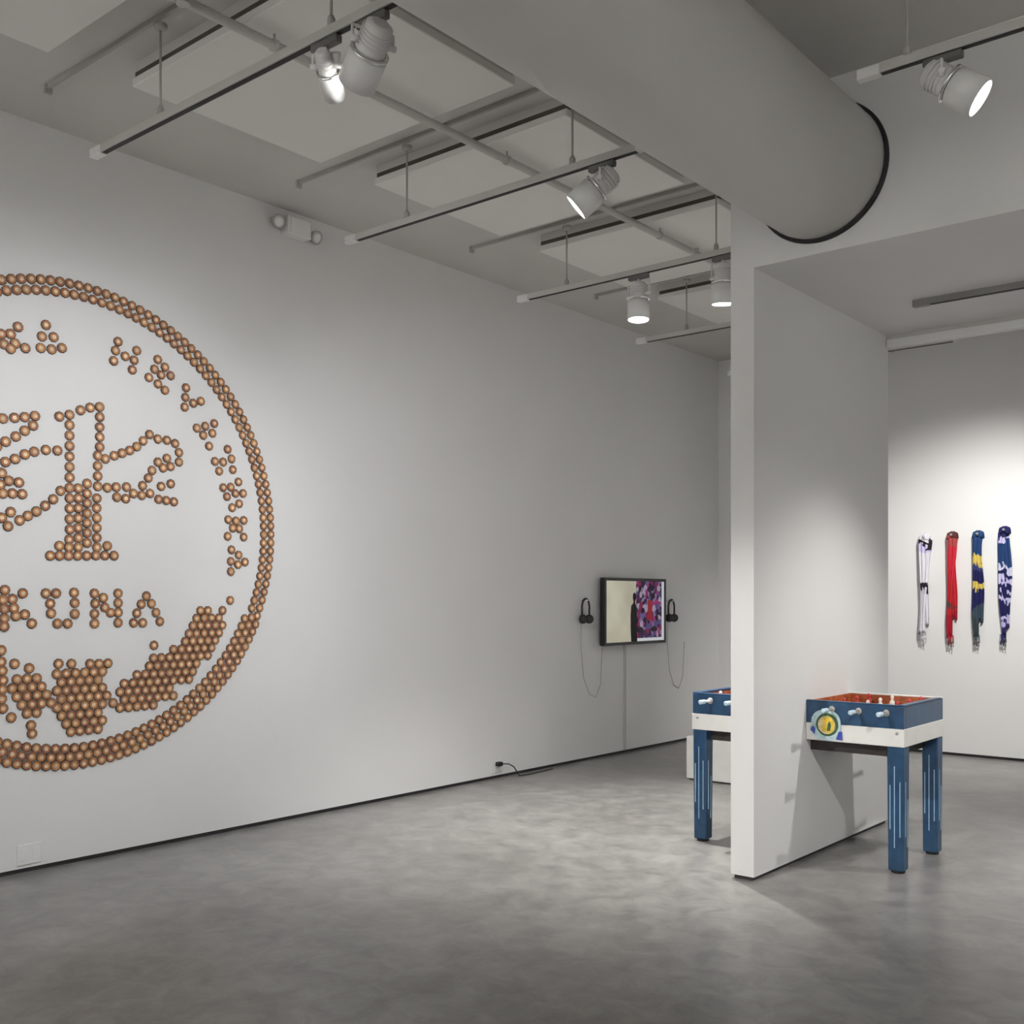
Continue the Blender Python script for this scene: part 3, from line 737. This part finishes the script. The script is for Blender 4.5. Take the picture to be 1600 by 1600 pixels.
# ------------------------------------------------------------------ scarves on the back wall
def scarf_mat(name, stops, noise=0.27, scale=10.0):
    m = bpy.data.materials.new(name); m.use_nodes = True
    nt = m.node_tree; N = nt.nodes; L = nt.links
    b = N['Principled BSDF']; b.inputs['Roughness'].default_value = 0.9; b.inputs['Specular IOR Level'].default_value = 0.1
    g = N.new('ShaderNodeNewGeometry'); sp = N.new('ShaderNodeSeparateXYZ')
    L.new(g.outputs['Position'], sp.inputs['Vector'])
    n = N.new('ShaderNodeTexNoise'); n.inputs['Scale'].default_value = scale; n.inputs['Detail'].default_value = 1
    L.new(g.outputs['Position'], n.inputs['Vector'])
    mr = N.new('ShaderNodeMapRange')
    mr.inputs['From Min'].default_value = 1.04; mr.inputs['From Max'].default_value = 2.12
    L.new(sp.outputs['Z'], mr.inputs['Value'])
    ma = N.new('ShaderNodeMath'); ma.operation = 'MULTIPLY_ADD'
    L.new(n.outputs['Fac'], ma.inputs[0]); ma.inputs[1].default_value = noise
    L.new(mr.outputs['Result'], ma.inputs[2])
    ms = N.new('ShaderNodeMath'); ms.operation = 'SUBTRACT'; ms.inputs[1].default_value = noise / 2
    L.new(ma.outputs[0], ms.inputs[0])
    r = N.new('ShaderNodeValToRGB'); cr_ = r.color_ramp; cr_.interpolation = 'CONSTANT'
    cr_.elements[0].position = 0.0; cr_.elements[0].color = (*stops[0][1], 1)
    cr_.elements[1].position = stops[1][0]; cr_.elements[1].color = (*stops[1][1], 1)
    for p, c in stops[2:]:
        e = cr_.elements.new(p); e.color = (*c, 1)
    L.new(ms.outputs[0], r.inputs['Fac']); L.new(r.outputs['Color'], b.inputs['Base Color'])
    bp = N.new('ShaderNodeBump'); bp.inputs['Strength'].default_value = 0.4; bp.inputs['Distance'].default_value = 0.01
    n3 = N.new('ShaderNodeTexNoise'); n3.inputs['Scale'].default_value = 160
    L.new(g.outputs['Position'], n3.inputs['Vector']); L.new(n3.outputs['Fac'], bp.inputs['Height']); L.new(bp.outputs['Normal'], b.inputs['Normal'])
    return m
WH, BK, NV, RD, YL = (0.72, 0.70, 0.76), (0.03, 0.028, 0.035), (0.022, 0.024, 0.10), (0.52, 0.03, 0.04), (0.66, 0.52, 0.12)
BL, DG, LV = (0.025, 0.06, 0.17), (0.05, 0.07, 0.08), (0.55, 0.52, 0.74)
SC = {
 'w': [(0, WH), (0.08, (0.35, 0.34, 0.37)), (0.16, WH), (0.47, (0.6, 0.58, 0.66)), (0.50, BK), (0.56, WH), (0.86, LV), (0.90, BK), (0.94, WH)],
 'r': [(0, (0.22, 0.05, 0.05)), (0.07, (0.42, 0.02, 0.04)), (0.30, RD), (0.36, (0.12, 0.07, 0.06)), (0.39, RD), (0.62, (0.55, 0.03, 0.05)), (0.86, (0.38, 0.07, 0.07)), (0.95, (0.10, 0.035, 0.035))],
 'b': [(0, (0.16, 0.17, 0.17)), (0.08, DG), (0.26, (0.06, 0.09, 0.12)), (0.36, NV), (0.47, YL), (0.55, NV), (0.66, (0.05, 0.06, 0.18)), (0.73, YL), (0.79, BL), (0.95, (0.03, 0.07, 0.16))],
 'n': [(0, NV), (0.10, (0.05, 0.04, 0.16)), (0.20, LV), (0.25, NV), (0.42, LV), (0.47, NV), (0.54, LV), (0.60, NV), (0.66, (0.6, 0.6, 0.75)), (0.70, BL), (0.88, LV), (0.92, NV)],
}
for k, v in SC.items(): M['scarf_' + k] = scarf_mat('knitted_scarf_' + k, v)

def strip(bm, x, z0, z1, w0, w1, y, phase, folds=2.5, amp=0.016, sway=0.012, thick=0.006, n=26, m=14):
    front, backv = [], []
    for i in range(n + 1):
        k = i / n; z = z1 + (z0 - z1) * k
        w_ = w0 + (w1 - w0) * k + 0.012 * math.sin(7 * k + phase)
        row, rowb = [], []
        for j in range(m + 1):
            s = j / m - 0.5
            px = x + s * w_ + sway * math.sin(4.2 * k + phase)
            py = y - amp * (1 + math.cos(2 * math.pi * folds * (s + 0.5) + phase + 1.2 * k)) - 0.006 * math.sin(9 * k + 5 * s + phase)
            row.append(bm.verts.new((px, py - thick, z + 0.012 * math.sin(6 * s + phase) * k)))
            rowb.append(bm.verts.new((px, py, z + 0.012 * math.sin(6 * s + phase) * k)))
        front.append(row); backv.append(rowb)
    for g in (front, backv):
        for i in range(n):
            for j in range(m):
                f = bm.faces.new((g[i][j], g[i + 1][j], g[i + 1][j + 1], g[i][j + 1])); f.smooth = True
    for i in range(n):
        for j in (0, m):
            bm.faces.new((front[i][j], backv[i][j], backv[i + 1][j], front[i + 1][j]))
    for j in range(m):
        for i in (0, n):
            bm.faces.new((front[i][j], front[i][j + 1], backv[i][j + 1], backv[i][j]))

def scarf(x, ztop, zlong, zshort, key, label, phase, wtop=0.105, knot=True):
    t = thing('scarf', (x, BY, zlong - 0.08), label, 'scarf', 'football scarves on the back wall')
    bm = bmesh.new(); cyl(bm, (x, BY, ztop), (x, BY - 0.075, ztop + 0.008), 0.007, 10)
    lathe(bm, (x, BY - 0.072, ztop + 0.008), (0, -1, 0), [(0, 0.012), (0.008, 0.014), (0.012, 0.006)], 12)
    obj('peg', bm, 'chrome', t)
    bm = bmesh.new(); strip(bm, x + 0.012, zshort, ztop - 0.02, wtop * 0.72, 0.050, BY - 0.012, phase + 1.7, amp=0.010)
    obj('rear_half', bm, 'scarf_' + key, t)
    bm = bmesh.new(); strip(bm, x - 0.008, zlong, ztop - 0.02, wtop * 0.8, 0.046, BY - 0.052, phase, amp=0.012)
    fr = obj('front_half', bm, 'scarf_' + key, t)
    bm = bmesh.new()
    n = 12
    pts = []
    for i in range(9):
        an = math.pi * i / 8
        pts.append((x, BY - 0.035 + 0.028 * math.cos(an), ztop - 0.02 + 0.045 * math.sin(an)))
    for dx in (-0.028, -0.009, 0.009, 0.028):
        tube(bm, [(p[0] + dx + 0.003 * math.sin(7 * dx * 40), p[1], p[2] + 0.006 * math.cos(dx * 90)) for p in pts], 0.017, 8)
    obj('top_fold', bm, 'scarf_' + key, t)
    bm = bmesh.new()
    for i in range(10):
        fx = x - 0.032 + 0.0055 * i + 0.004 * math.sin(i * 2.1)
        tube(bm, [(fx, BY - 0.066, zlong + 0.02), (fx + 0.004 * math.sin(i), BY - 0.067, zlong - 0.03), (fx + 0.010 * math.sin(i * 1.7), BY - 0.064, zlong - 0.075 + 0.02 * math.sin(i * 3))], 0.0032, 5)
    obj('fringe', bm, 'scarf_' + key, fr, kind='stuff')

scarf(-3.500, 2.085, 1.16, 1.24, 'w', 'white scarf with black patches, leftmost of the hanging scarves', 0.3)
scarf(-3.242, 2.095, 1.13, 1.30, 'r', 'red scarf hanging on the back wall', 1.4)
scarf(-3.008, 2.095, 1.14, 1.28, 'b', 'dark blue scarf with yellow bands hanging on the back wall', 2.2)
scarf(-2.775, 2.125, 1.15, 1.22, 'n', 'navy and white checked scarf, rightmost of the hanging scarves', 3.6)
